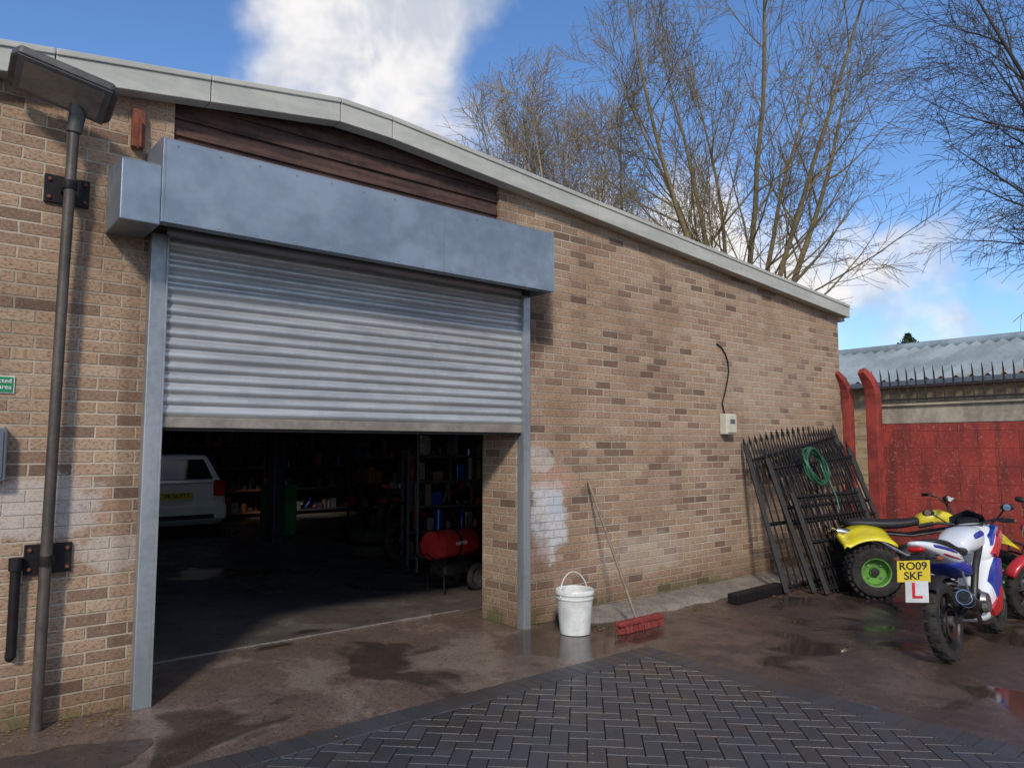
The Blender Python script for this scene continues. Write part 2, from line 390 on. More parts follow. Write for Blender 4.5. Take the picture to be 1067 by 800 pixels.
# leaf litter
V=[];F=[]
def leaf(x,y,z,s):
    a=random.uniform(0,6.28);b=len(V);c,t=math.cos(a),math.sin(a)
    for lx,ly,lz in ((-1,0,.1),(-.2,.5,.0),(1,0,.15),(-.1,-.5,.25)):
        V.append((x+(lx*c-ly*t)*s,y+(lx*t+ly*c)*s,z+lz*s*.6))
    F.append((b,b+1,b+2,b+3))
for i in range(240): leaf(random.uniform(-1.5,.02),-abs(random.gauss(.0,.12))-.02,.008,random.uniform(.007,.018))
for i in range(170): leaf(random.uniform(3.4,9.2),-.42-abs(random.gauss(0,.18)),.006,random.uniform(.01,.022))
for i in range(160): leaf(random.uniform(-.5,9),random.uniform(-4,-.5),.016,random.uniform(.005,.012))
mesh('leaf_litter',V,F,M_leaf)

# ------------------------------------------------------------------ workshop building
def topz(x):
    P=[(-5.6,3.2),(-.82,3.93),(1.3,4.235),(1.75,4.225),(9.26,3.62)]
    for (a,za),(b,zb) in zip(P,P[1:]):
        if x<=b: return za+(zb-za)*(x-a)/(b-a)
    return P[-1][1]
bd=empty('brick_workshop')
wt=lambda x:topz(x)-.06
prism('wall_left',[(-5.5,-.1),(.04,-.1),(.04,2.93),(.16,2.93),(.16,wt(.16)),(-.82,wt(-.82)),(-5.5,wt(-5.5))],'Y',0,.3,M_brick,bd)
prism('wall_right',[(3.2,-.1),(9.15,-.1),(9.15,wt(9.15)),(2.94,wt(2.94)),(2.94,2.93),(3.2,2.93)],'Y',0,.3,M_brick,bd)
prism('pier_right',[(3.14,-.1),(3.6,-.1),(3.6,2.9),(3.14,2.9)],'Y',.003,.50,M_brick,bd)
box('lintel',(1.62,.15,3.06),(3.1,.24,.26),M_gbox,bd)
z=3.10;i=0
while z<4.06:
    x0,x1=.163,2.937
    zz=z+.118;dy=random.uniform(-.004,.004)
    V=[(x0,.02+dy,z),(x1,.02+dy,z),(x1,.045,zz+.012),(x0,.045,zz+.012),(x0,.09,z),(x1,.09,z),(x1,.09,zz),(x0,.09,zz)]
    V=[(a,b,min(c,topz(a)-.05)) for a,b,c in V]
    mesh('board_%d'%i,V,[(0,1,2,3),(4,5,6,7),(0,1,5,4),(1,2,6,5),(2,3,7,6),(3,0,4,7)],M_wood,bd,bevel=.003)
    z+=.118;i+=1
XS=[-5.6,-3.2,-.55,.35,1.3,1.75,4.1,6.6,9.26]
for i,(a,b) in enumerate(zip(XS,XS[1:])):
    a2,b2=a+.003,b-.003
    za,zb=topz(a2),topz(b2)
    prism('fascia_%d'%i,[(a2,za-.185),(b2,zb-.185),(b2,zb-.015),(a2,za-.015)],'Y',-.13,-.10,M_fascia,bd,bevel=.005)
    prism('fascia_cap_%d'%i,[(a2,za-.040),(b2,zb-.040),(b2,zb),(a2,za)],'Y',-.142,.15,M_fascia,bd,bevel=.006)
    prism('soffit_%d'%i,[(a2,za-.18),(b2,zb-.18),(b2,zb-.15),(a2,za-.15)],'Y',-.098,-.002,M_fascia,bd)
box('fascia_return',(9.2,6.4,3.50),(.12,12.9,.22),M_fascia,bd)
def roof_piece(nm,x0,x1,y0,y1,mat):
    mesh(nm,[(x0,y0,topz(x0)-.03),(x1,y0,topz(x1)-.03),(x1,y1,topz(x1)-.03),(x0,y1,topz(x0)-.03),
             (x0,y0,topz(x0)-.12),(x1,y0,topz(x1)-.12),(x1,y1,topz(x1)-.12),(x0,y1,topz(x0)-.12)],
         [(0,1,2,3),(4,5,6,7),(0,1,5,4),(1,2,6,5),(2,3,7,6),(3,0,4,7)],mat,bd)
# roof in panels, leaving two narrow unseen gaps, added to brighten the interior
roof_piece('roof_left',-5.5,1.5,.16,13,M_roof)
roof_piece('roof_mid_front',1.5,3.6,.16,6.6,M_roof)
roof_piece('roof_mid_back',1.5,3.6,7.7,13,M_roof)
roof_piece('roof_mid_right',3.6,6.2,.16,13,M_roof)
roof_piece('roof_right_front',6.2,7.4,.16,4.2,M_roof)
roof_piece('roof_right_back',6.2,7.4,4.9,13,M_roof)
roof_piece('roof_right',7.4,9.13,.16,13,M_roof)
box('side_wall_left',(-5.35,6.6,1.5),(.3,12.6,3.2),M_brick,bd)
box('side_wall_right',(9.0,6.6,1.65),(.3,12.6,3.4),M_brick,bd)
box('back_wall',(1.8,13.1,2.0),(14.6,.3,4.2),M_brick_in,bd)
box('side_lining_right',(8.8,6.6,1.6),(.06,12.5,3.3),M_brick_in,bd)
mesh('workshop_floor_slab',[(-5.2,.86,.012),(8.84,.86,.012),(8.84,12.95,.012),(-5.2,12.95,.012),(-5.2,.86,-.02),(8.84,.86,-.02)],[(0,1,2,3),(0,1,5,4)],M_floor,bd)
box('threshold_strip',(1.6,.88,.010),(3.1,.03,.012),M_conc,bd)
# shutter
sh=empty('roller_shutter')
V=[];F=[];pitch=.0735;zb=1.79;prof=[]
k=0
while zb+k*pitch<3.02:
    for t in range(7):
        f=t/6.
        prof.append((-.045-.018*math.sin(math.pi*f)**.8,zb+(k+f*.88)*pitch,k))
    k+=1
rsl=random.Random(3);off=[rsl.uniform(-.002,.002) for _ in range(40)]
for y,z,k in prof:
    for q in range(9):
        x=.125+3.03*q/8;V.append((x,y+off[k]+.001*math.sin(q*1.3+k*.7),z+.001*math.sin(q*.9+k)))
F=[(9*i+q,9*i+q+1,9*i+q+10,9*i+q+9) for i in range(len(prof)-1) for q in range(8)]
o=mesh('slats',V,F,M_shut,sh,smooth=True);m=o.modifiers.new('es','EDGE_SPLIT');m.split_angle=math.radians(35)
box('bottom_rail',(1.64,-.045,1.755),(3.02,.05,.07),M_rail,sh,.006)
box('bottom_rubber',(1.64,-.045,1.715),(3.02,.02,.03),M_black,sh,.003)
for nm,xc in (('guide_left',.082),('guide_right',3.19)):
    box(nm,(xc,-.045,1.485),(.105 if xc<1 else .09,.085,2.97),M_guide,sh,.006)
    box(nm+'_lip',(xc+(.046 if xc<1 else -.04),-.094,1.485),(.012,.012,2.96),M_guide,sh,.002)
hz0,hz1=2.955,3.485
pr=[(-.33,hz0),(-.42,hz0),(-.42,hz0+.12),(-.42,hz0+.26),(-.42,hz0+.40),(-.42,hz1-.02),(-.40,hz1),(-.2,hz1+.008),(-.004,hz1+.015)]
V=[];F=[];nn=40
for i in range(nn+1):
    x=.012+3.2*i/nn
    for j,(y,z) in enumerate(pr):
        b=0
        if 2<=j<=4: b=.0045*math.sin(i*.55+j)+.003*math.sin(i*1.3+j*2)
        V.append((x,y+b,z))
for i in range(nn):
    for j in range(len(pr)-1):F.append((i*9+j,i*9+j+1,(i+1)*9+j+1,(i+1)*9+j))
o=mesh('housing_front',V,F,M_house,sh,smooth=True);m=o.modifiers.new('es','EDGE_SPLIT');m.split_angle=math.radians(30)
prism('housing_end_right',[(-.424,hz0-.002),(-.424,hz1-.022),(-.4,hz1+.004),(-.004,hz1+.018),(-.004,hz0-.002)],'X',3.212,3.223,M_house,sh,bevel=.002)
prism('housing_end_left',[(-.424,hz0-.004),(-.424,hz1-.018),(-.402,hz1+.004),(-.004,hz1+.018),(-.004,hz0-.004)],'X',-.004,.012,M_house,sh,bevel=.002)
prism('motor_cover',[(-.415,2.93),(-.415,3.29),(-.395,3.31),(-.004,3.33),(-.004,2.93)],'X',-.225,-.005,M_house,sh,bevel=.006)
prism('housing_seam',[(-.428,hz0),(-.428,hz1-.02),(-.421,hz1-.02),(-.421,hz0)],'X',2.05,2.056,M_house,sh)
tube('barrel',[(.13,-.2,3.2),(3.15,-.2,3.2)],.15,M_shut,sh,20)
L=[]
for i in range(13):
    x=.08+i*.255
    for z in (hz0+.02,hz1-.045): L.append(([(x,-.419,z),(x,-.425,z)],.006))
tubes('rivets',L,M_guide,sh,6)
rb=empty('rusty_bracket')
box('bracket_plate',(-.065,-.03,3.64),(.075,.05,.25),M_rust,rb,.004)
box('bracket_web',(-.065,-.075,3.6),(.012,.06,.2),M_rust,rb,.002)

# ------------------------------------------------------------------ lamp post
lp=empty('floodlight_post')
tube('pole',[(-.47,-.1,0),(-.46,-.1,1.2),(-.45,-.12,2.6),(-.44,-.16,3.52)],[.033,.031,.03,.03],M_pole,lp,14)
for z in (.95,3.15):
    box('wall_plate_%d'%int(z),(-.44,-.012,z),(.24,.018,.17),M_black,lp,.003)
    ring('clamp_%d'%int(z),(-.46 if z<2 else -.445,-.11 if z<2 else -.14,z),.036,.008,M_black,lp,'Z',20,6,.03)
    box('clamp_arm_%d'%int(z),(-.45,-.05,z),(.05,.08,.05),M_black,lp,.003)
    tubes('bolts_%d'%int(z),[([(-.44+sx,-.02,z+sz),(-.44+sx,-.034,z+sz)],.011) for sx in(-.095,.095) for sz in (-.055,.055)],M_rust,lp,6)
hd=empty('lamp_head',(-.51,-.27,3.67),(math.radians(-18),math.radians(12),math.radians(-4)));hd.parent=lp
prism('head_casting',[(-.25,-.16),(.22,-.17),(.26,-.12),(.26,.12),(.22,.17),(-.25,.16),(-.285,.11),(-.285,-.11)],'Z',-.008,.05,M_lamp,hd,bevel=.016)
prism('head_bezel',[(-.25,-.145),(.225,-.155),(.225,.155),(-.25,.145)],'Z',-.014,-.0085,M_gbox,hd,bevel=.002)
prism('head_glass',[(-.215,-.115),(.19,-.125),(.19,.125),(-.215,.115)],'Z',-.018,-.0145,M_glass,hd,bevel=.001)
box('head_fins',(0,0,.07),(.3,.2,.04),M_lamp,hd,.01)
tube('knuckle',[(-.44,-.16,3.47),(-.43,-.17,3.56),(-.44,-.2,3.66)],[.04,.045,.04],M_lamp,lp,14)
pp=empty('vent_pipe');tube('stub',[(-.60,-.045,.42),(-.6,-.05,.9)],.026,M_black,pp);tube('cap',[(-.6,-.05,.9),(-.6,-.05,.97)],.036,M_black,pp);tube('elbow',[(-.60,-.045,.46),(-.60,.02,.40)],.026,M_black,pp)
sg=empty('warning_sign');box('sign_panel',(-.86,-.006,1.955),(.42,.008,.10),M_white,sg,.001);box('sign_face',(-.86,-.012,1.955),(.405,.004,.088),M_sgreen,sg,.0)
text('sign_text','Restricted\n         area',(-.665,-.016,1.958),(math.pi/2,0,0),.036,M_white,sg,'RIGHT')
mb=empty('meter_box');box('meter_case',(-.82,-.045,1.555),(.29,.09,.30),M_gbox,mb,.008);box('meter_door',(-.82,-.094,1.555),(.25,.01,.26),M_gbox,mb,.003)
fl=empty('flue_pipe');tube('flue',[(-.885,.12,3.8),(-.885,.12,5.6)],.055,M_chrome,fl,16);ring('flue_collar',(-.885,.12,4.15),.06,.012,M_chrome,fl,'Z')
jb=empty('junction_box')
box('case',(6.33,-.05,1.86),(.2,.1,.24),M_boxc,jb,.012);box('lid',(6.33,-.105,1.86),(.17,.014,.2),M_boxc,jb,.005);box('label',(6.33,-.114,1.89),(.09,.004,.05),M_gbox,jb,.0)
tube('cable',[(6.30,-.03,1.97),(6.27,-.02,2.1),(6.33,-.015,2.22),(6.38,-.015,2.35),(6.42,-.015,2.48),(6.41,-.015,2.60),(6.36,-.015,2.70),(6.28,-.014,2.77),(6.20,-.012,2.8)],.008,M_black,jb,8)

# ------------------------------------------------------------------ bucket & broom & beam
bk=empty('bucket',(3.42,-.45,.006))
revolve('pail',[(0,.0),(.125,.0),(.13,.004),(.158,.33),(.168,.335),(.170,.36),(.162,.372),(.154,.365),(.150,.33),(.124,.012),(0,.012)],(0,0,0),M_white,bk,40,'Z')
ring('rim_band',(0,0,.30),.158,.006,M_white,bk,'Z',40,8,.008)
hp=[(.165*math.cos(t),.03*math.sin(t),.31+.20*math.sin(t)) for t in [math.pi*i/16 for i in range(17)]]
tube('handle',hp,.005,M_white,bk,8)
br=empty('broom')
box('head_block',(3.95,-.72,.085),(.58,.075,.04),M_broom,br,.01)
L=[]
for i in range(520):
    x=3.95+random.uniform(-.28,.28);y=-.72+random.uniform(-.03,.03)
    L.append(([(x,y,.07),(x+random.uniform(-.012,.012),y+(y+.72)*.5+random.uniform(-.01,.01),.006)],.003))
tubes('bristles',L,M_broom,br,4)
tube('stick',[(3.93,-.70,.09),(3.98,-.36,.68),(4.02,-.03,1.27)],.0135,M_handle,br,10)
bmx=empty('timber_baulk');box('beam',(5.95,-.62,.055),(.95,.13,.1),M_black,bmx,.01,rot=(0,0,math.radians(2)))

# ------------------------------------------------------------------ gates
def gate(name,org,W,H,ztop_rise,Yt,nb,r,rows,spikes=True,skew=.1):
    g=empty(name)
    th=math.atan2(Yt-org[1],math.sqrt(max(.01,H*H-(Yt-org[1])**2)))
    def P(u,h): return (org[0]+u+skew*h/H,org[1]+h*math.sin(th),org[2]+h*math.cos(th))
    Hh=lambda u:H+ztop_rise*u/W
    L=[]
    for k in range(nb+1):
        u=W*k/nb;L.append(([P(u,0),P(u,Hh(u))],r))
        if spikes:
            a=P(u,Hh(u));b=P(u,Hh(u)+.05);c=P(u,Hh(u)+.14);L.append(([a,b,c],[.008,.022,.001]))
            L.append(([P(u+W/nb/2,Hh(u)-.45),P(u+W/nb/2,Hh(u)-.06),P(u+W/nb/2,Hh(u)+.03)],[r,r,.001]))
    tubes('bars',L,M_black,g,6)
    L=[]
    for f in rows: L.append(([P(-.02,H*f+.0),P(W+.02,(H*f)+(ztop_rise if f>.8 else 0))],.022))
    L.append(([P(0,-.0),P(0,H+.02)],.034));L.append(([P(W,0),P(W,Hh(W)+.02)],.034))
    tubes('frame',L,M_black,g,4)
    L=[]
    for k in range(nb):
        u=W*(k+.5)/nb;h=(rows[-1]*H+ztop_rise*(k+.5)/nb)-.07;rr=min(W/nb*.42,.05)
        pts=[]
        for q in range(13):
            t=2*math.pi*q/12;pts.append(P(u+rr*math.cos(t),h+rr*math.sin(t)))
        L.append((pts,.007))
    tubes('rings',L,M_black,g,5)
    return g,P
gate('iron_gate',(6.35,-.72,.02),2.25,1.68,.34,-.10,17,.011,[.03,.45,.9],True,.25)
gate('iron_gate',(6.60,-.90,.02),2.1,1.55,.14,-.26,15,.011,[.04,.5,.62,.93],True,.2)
gate('iron_gate',(6.62,-1.04,.02),1.55,1.12,.0,-.60,20,.010,[.04,.25,.5,.75,.97],False,.12)
hs=empty('garden_hose',(7.45,-.46,1.34),(math.radians(-20),0,0))
pts=[]
for i in range(140):
    t=i*2*math.pi/20;R=.20+.018*math.sin(i*.9)+.012*(i//40);pts.append((R*math.cos(t),-.05+.03*math.sin(i*.37),R*math.sin(t)))
tube('coil',pts,.015,M_hose,hs,8)
tube('tail_end',[pts[-1],(.18,-.06,-.2),(.22,-.05,-.4),(.18,-.05,-.55)],.013,M_hose,hs,8)

# ------------------------------------------------------------------ red boundary wall
rw=empty('red_boundary_wall')
box('red_blockwork',(9.42,-6.3,.93),(.22,11.8,1.94),M_redwall,rw,.006)
box('cream_band',(9.42,-6.3,2.025),(.20,11.8,.24),M_cream,rw,.012)
box('coping',(9.42,-6.3,2.16),(.27,11.8,.03),M_cream,rw,.006)
sp=empty('spiked_railing')
L=[([(9.42,-.3,2.40),(9.42,-12.2,2.40)],.018),([(9.42,-.3,2.24),(9.42,-12.2,2.24)],.012)]
y=-.35
while y>-12:
    L.append(([(9.42,y,2.2),(9.42,y+.005,2.42),(9.42-.03,y,2.58),(9.42-.08,y-.01,2.66)],[.008,.012,.010,.003]));
    y-=.115
for yy in [-.4-1.9*i for i in range(7)]: L.append(([(9.42,yy,2.15),(9.42,yy,2.44)],.02))
tubes('spikes',L,M_spike,sp,5)
for (x,y,s) in ((9.24,-.06,.062),(9.2,-.44,.08)):
    p=empty('red_post')
    pts=[(x,y,0),(x,y,1.0),(x,y,2.28),(x-.03,y+.01,2.42),(x-.10,y+.03,2.54),(x-.2,y+.06,2.64)]
    q=s*1.414
    tube('post_shaft',pts,[q,q,q,q*.97,q*.85,q*.6],M_redpost,p,4,math.pi/4,.012)
# ------------------------------------------------------------------ neighbouring industrial unit
nb=empty('neighbouring_unit')
prism('gable_wall_body',[(16.2,0),(23.8,0),(23.8,3.1),(20,4.15),(16.2,3.1)],'Y',-16,5.6,M_brick_ochre,nb)
V=[];F=[];ny=150
for i in range(ny+1):
    y=-16.3+22.2*i/ny;dz=.06*math.cos(math.pi*i)
    V+=[(15.9,y,3.04+dz),(20,y,4.26+dz),(24.1,y,3.04+dz)]
for i in range(ny): F+=[(3*i,3*i+1,3*i+4,3*i+3),(3*i+1,3*i+2,3*i+5,3*i+4)]
mesh('corrugated_roof',V,F,M_croof,nb)
box('gutter',(15.84,-5.2,2.98),(.14,22.2,.12),M_gbox,nb,.02)
tube('ridge_cap',[(20,-16.3,4.3),(20,5.9,4.3)],.12,M_croof,nb,8)

# ------------------------------------------------------------------ trees
def tree(name,base,seed,mat,stems,trunk=(2.5,.3),L=(11,4.6,1.9,.85),N=(11,7,6),spread=(14,34),up=(.05,.05,.02,.0),wander=(.07,.11,.15,.2),lean=(0,0),r0=.14,rmin=.005):
    rs=random.Random(seed);V=[];F=[]
    sides=(7,4,3,3)
    def grow(p,d,l,r,lev):
        ns=(10,7,4,3)[lev];P=[p.copy()];R=[r];D=[d.copy()]
        for i in range(ns):
            d=(d+Vector((rs.uniform(-1,1),rs.uniform(-1,1),rs.uniform(-1,1)))*wander[lev]+Vector((0,0,up[lev]))).normalized()
            p=p+d*l/ns;P.append(p.copy());D.append(d.copy());R.append(max(rmin,r*(1-.86*(i+1)/ns)))
        tube_data(P,R,sides[lev],V,F,False)
        if lev<3:
            n=N[lev]
            for k in range(n):
                t=(.12 if lev else .15)+(.98-.14)*(k+rs.random())/n;t=min(t,.99)
                i=min(int(t*ns),ns-1);f=t*ns-i;q=P[i].lerp(P[i+1],f);dd=D[i+1]
                x,y=frame_at(dd);a=rs.uniform(0,6.28);s=math.radians(rs.uniform(25,55))
                nd=(dd*math.cos(s)+(x*math.cos(a)+y*math.sin(a))*math.sin(s)).normalized()
                rr=(R[i]*(1-f)+R[i+1]*f)*rs.uniform(.38,.6)
                grow(q,nd,L[lev+1]*rs.uniform(.55,1.15)*(1.2-.65*t),max(rr,rmin*1.3),lev+1)
    b=Vector(base);tp=b+Vector((lean[0]*.2,lean[1]*.2,trunk[0]))
    tube_data([b,b.lerp(tp,.5)+Vector((.08,0,0)),tp,tp+Vector((0,0,.5))],[trunk[1]*1.2,trunk[1],trunk[1]*.9,trunk[1]*.5],10,V,F)
    for k in range(stems):
        a=2*math.pi*(k+rs.uniform(-.2,.2))/stems;s=math.radians(rs.uniform(*spread))
        d=Vector((math.cos(a)*math.sin(s)+lean[0],math.sin(a)*math.sin(s)+lean[1],math.cos(s))).normalized()
        grow(tp.copy(),d,L[0]*rs.uniform(.8,1.1),r0*rs.uniform(.6,1.05),0)
    me=bpy.data.meshes.new(name);me.from_pydata([tuple(v) for v in V],[],F);me.materials.append(mat)
    me.polygons.foreach_set('use_smooth',[True]*len(me.polygons))
    return link(bpy.data.objects.new(name,me))
tree('bare_tree',(18.4,7.6,0),11,M_bark,8,(3.4,.28),(12.5,4.8,2.0,.9),(13,8,7),(8,38),r0=.135,rmin=.006,up=(.05,.06,.05,.02))
tree('bare_tree',(15.5,12.6,0),23,M_bark3,8,(4.,.24),(9.2,3.2,1.5,.8),(12,9,8),(8,30),r0=.095,rmin=.007,up=(.06,.06,.05,.02))
tree('bare_tree',(20.8,13.6,0),57,M_bark3,5,(4.,.26),(10.5,3.8,1.7,.9),(11,7,6),(8,30),r0=.1,rmin=.007)
tree('bare_tree',(25.6,-1.2,0),31,M_bark2,8,(4.,.34),(12.5,5.6,2.5,1.2),(13,9,8),(16,52),up=(.03,.0,-.04,-.08),r0=.14,rmin=.007)
V=[];F=[]
rs=random.Random(5)
for i in range(3200):
    h=rs.random();rad=(1-h)**.7*1.5*rs.uniform(.3,1.)*(1+.25*math.sin(h*30));a=rs.uniform(0,6.28);s=rs.uniform(.06,.14)
    c=Vector((30+rad*math.cos(a),7.5+rad*math.sin(a),2.5+h*3.6));b=len(V)
    for k in range(3): V.append(c+Vector((rs.uniform(-1,1),rs.uniform(-1,1),rs.uniform(-1,1)))*s)
    F.append((b,b+1,b+2))
et=empty('evergreen_tree');mesh('crown',V,F,M_conif,et);tube('trunk',[(30,7.5,0),(30,7.5,5)],[.18,.05],M_bark2,et)

# ------------------------------------------------------------------ wheels
def bike_wheel(par,x,r,w,rim,tag,disc=True):
    prof=[(r-.085,-w*.42),(r-.05,-w*.5),(r-.018,-w*.42),(r-.004,-w*.2),(r,0),(r-.004,w*.2),(r-.018,w*.42),(r-.05,w*.5),(r-.085,w*.42)]
    revolve(tag+'_tyre',prof,(x,0,r),M_rubber,par,48,closed=True)
    ring(tag+'_rim',(x,0,r),r-.088,.014,rim,par,'Y',40,8,w*.42)
    L=[]
    for k in range(6):
        a=2*math.pi*k/6
        for off in (-.07,.07):
            L.append(([(x+.03*math.cos(a+off*3),0,r+.03*math.sin(a+off*3)),(x+(r-.095)*math.cos(a+off),0,r+(r-.095)*math.sin(a+off))],[.013,.009]))
    tubes(tag+'_spokes',L,rim,par,6)
    tube(tag+'_hub',[(x,-.07,r),(x,.07,r)],.04,M_alu,par,16)
    if disc: ring(tag+'_disc',(x,-.055,r),.105,.022,M_chrome,par,'Y',36,6,.003)
    V=[];F=[]
    for k in range(40):
        a=2*math.pi*k/40;s=1 if k%2 else -1;u=w*.22*s
        c=Vector((x+(r+.001)*math.cos(a),u,r+(r+.001)*math.sin(a)));t=Vector((-math.sin(a),.5*s,math.cos(a))).normalized();nrm=Vector((math.cos(a),0,math.sin(a)));q=Vector((0,1,0))
        b=len(V)
        for dz in (-.006,.001):
            for p,o2 in ((-1,-1),(1,-1),(1,1),(-1,1)): V.append(c+t*p*.012+q*o2*w*.17+nrm*dz)
        F+=[(b,b+1,b+5,b+4),(b+1,b+2,b+6,b+5),(b+2,b+3,b+7,b+6),(b+3,b,b+4,b+7),(b+4,b+5,b+6,b+7)]
    mesh(tag+'_tread',V,F,M_rubber,par)

def motorbike(name,loc,head,c_main,c_two,c_three,plate=None,lean=-8,rimc=None):
    B=empty(name,loc,(0,0,math.radians(head)))
    b=empty('leaning_body',(0,0,0),(math.radians(lean),0,0));b.parent=B
    rimc=rimc or M_engine
    wb=1.29
    bike_wheel(b,0,.292,.108,rimc,'rear');bike_wheel(b,wb,.288,.09,rimc,'front')
    tubes('swingarm',[([(0,s*.095,.292),(.3,s*.085,.36),(.47,s*.07,.40)],[.02,.024,.028]) for s in (-1,1)],M_engine,b,8)
    tubes('frame_spars',[([(.47,s*.1,.40),(.55,s*.13,.62),(.85,s*.12,.80),(1.03,s*.05,.88)],.028) for s in (-1,1)]+[([(.5,s*.09,.60),(.2,s*.09,.72),(-.1,s*.07,.80)],.015) for s in (-1,1)],M_engine,b,8)
    tube('shock_spring',[(.33+.03*math.cos(i*.9)+i*.0018,.03*math.sin(i*.9),.38+i*.0042) for i in range(60)],.007,M_engine,b,6)
    loft('crankcase',[(.42,.36,.10,.09),(.48,.36,.14,.13),(.62,.34,.15,.14),(.76,.35,.13,.11),(.80,.36,.08,.07)],M_engine,b,14,3)
    for k in range(7): box('fin_%d'%k,(.74+k*.018,0,.44+k*.026),(.16,.19,.010),M_engine,b,.002,rot=(0,math.radians(-35),0))
    tube('clutch_cover',[(.52,-.15,.36),(.52,-.185,.36)],[.085,.07],M_alu,b,20)
    tube('sprocket_cover',[(.5,.14,.34),(.5,.17,.34)],[.08,.07],M_engine,b,20)
    tubes('chain',[([(0,.075,.292+.09),(.45,.075,.40)],.009),([(0,.075,.292-.09),(.45,.075,.33)],.009)],M_engine,b,5)
    ring('rear_sprocket',(0,.075,.292),.085,.012,M_chrome,b,'Y',30,6,.003)
    tube('header',[(.75,-.10,.17),(.45,-.12,.22),(.27,-.15,.36)],.019,M_chrome,b,10)
    tube('silencer',[(.30,-.15,.345),(.24,-.165,.37),(.2,-.17,.385),(-.08,-.20,.475),(-.11,-.203,.485)],[.02,.04,.052,.054,.046],M_engine,b,20)
    tube('silencer_band',[(.02,-.1895,.4445),(-.0,-.191,.449)],.0565,M_chrome,b,20)
    tube('silencer_end',[(-.085,-.2005,.4775),(-.10,-.203,.482)],.0555,M_chrome,b,20)
    tube('silencer_bore',[(-.10,-.203,.482),(-.118,-.205,.487)],[.028,.026],M_ink,b,14)
    V=[];F=[];n=10
    for i in range(n+1):
        a=math.radians(50+80*i/n)
        for yy,rr in ((-.075,.315),(-.05,.335),(.05,.335),(.075,.315)):V.append((rr*math.cos(a),yy,.292+rr*math.sin(a)))
    for i in range(n):
        for k in range(3):F.append((i*4+k,i*4+k+1,i*4+k+5,i*4+k+4))
    mesh('hugger',V,F,M_seat,b,smooth=True)
    loft('tank',[(.50,.78,.08,.05),(.56,.80,.13,.08),(.70,.82,.155,.11),(.85,.83,.165,.115),(.97,.83,.14,.10),(1.04,.82,.08,.06)],c_main,b,18,2.6,2)
    loft('tank_stripe',[(.60,.83,.143,.04),(.72,.86,.162,.045),(.87,.865,.168,.05),(.97,.855,.138,.045)],c_two,b,18,2.6,1)
    loft('seat',[(.60,.75,.08,.03),(.52,.755,.12,.04),(.36,.755,.14,.045),(.24,.79,.125,.05),(.17,.84,.11,.04),(.02,.865,.105,.035),(-.12,.885,.08,.028)],M_seat,b,16,3)
    loft('tail_cowl',[(.42,.69,.12,.05),(.25,.73,.14,.07),(.05,.79,.135,.065),(-.12,.84,.11,.05),(-.26,.88,.07,.03),(-.33,.895,.035,.014)],c_main,b,16,3)
    loft('tail_flash',[(.30,.75,.143,.03),(.08,.80,.143,.03),(-.12,.85,.116,.024),(-.22,.87,.09,.018)],c_two,b,16,3)
    loft('tail_flash_lower',[(.34,.70,.136,.016),(.16,.735,.144,.016),(.0,.775,.134,.014),(-.1,.81,.11,.01)],c_three,b,16,3)
    loft('side_panel',[(.56,.60,.13,.06),(.42,.63,.145,.085),(.25,.67,.135,.06),(.12,.71,.11,.025)],c_two,b,16,3)
    loft('tail_light',[(-.24,.842,.075,.024),(-.30,.848,.06,.022),(-.32,.85,.04,.015)],M_tail,b,12,3)
    tubes('rear_indicators',[([(-.26,s*.04,.78),(-.28,s*.14,.78)],.007) for s in(-1,1)],M_seat,b,6)
    for s in (-1,1): loft('indicator_%d'%(s+1),[(-.32,.78,.026,.018),(-.28,.78,.028,.022),(-.25,.78,.02,.015)],M_rust,b,10,2.2,1,yc=s*.15)
    prism('plate_carrier',[(-.16,.80),(-.28,.82),(-.45,.60),(-.475,.50),(-.44,.50),(-.38,.60),(-.25,.74)],'Y',-.05,.05,M_seat,b,bevel=.004)
    if plate:
        pe=empty('plate_mount',(-.405,0,.70),(0,math.radians(24),0));pe.parent=b
        box('number_plate',(-.012,0,0),(.006,.225,.160),M_plate,pe,.004)
        R=(math.pi/2,0,-math.pi/2)
        text('plate_text_top',plate[0],(-.0165,0,.036),R,.080,M_ink,pe);text('plate_text_low',plate[1],(-.0165,0,-.036),R,.080,M_ink,pe)
        box('l_plate',(-.016,-.02,-.15),(.004,.155,.155),M_white,pe,.003)
        text('l_letter','L',(-.0195,-.02,-.148),R,.16,M_lred,pe)
    tubes('fork',[([(wb,s*.085,.288),(1.17,s*.085,.62)],.026) for s in (-1,1)],M_alu,b,12)
    tubes('fork_stanchions',[([(1.18,s*.085,.60),(1.05,s*.085,.93)],.018) for s in (-1,1)],M_chrome,b,12)
    box('top_yoke',(1.06,0,.92),(.07,.23,.03),M_engine,b,.01);box('lower_yoke',(1.12,0,.77),(.07,.23,.03),M_engine,b,.01)
    V=[];F=[];n=12
    for i in range(n+1):
        a=math.radians(25+125*i/n)
        for yy,rr in ((-.062,.295),(-.045,.318),(.0,.325),(.045,.318),(.062,.295)):V.append((wb+rr*math.cos(a),yy,.288+rr*math.sin(a)))
    for i in range(n):
        for k in range(4):F.append((i*5+k,i*5+k+1,i*5+k+6,i*5+k+5))
    o=mesh('front_mudguard',V,F,c_two,b,smooth=True)
    o.modifiers.new('so','SOLIDIFY').thickness=.004
    # full sport fairing : rounded shell plus colour flashes proud of it
    loft('belly_fairing',[(.50,.30,.11,.08),(.58,.31,.165,.125),(.74,.36,.185,.175),(.88,.45,.19,.22),(.99,.56,.185,.22),(1.06,.66,.16,.18)],c_main,b,22,3.2,2)
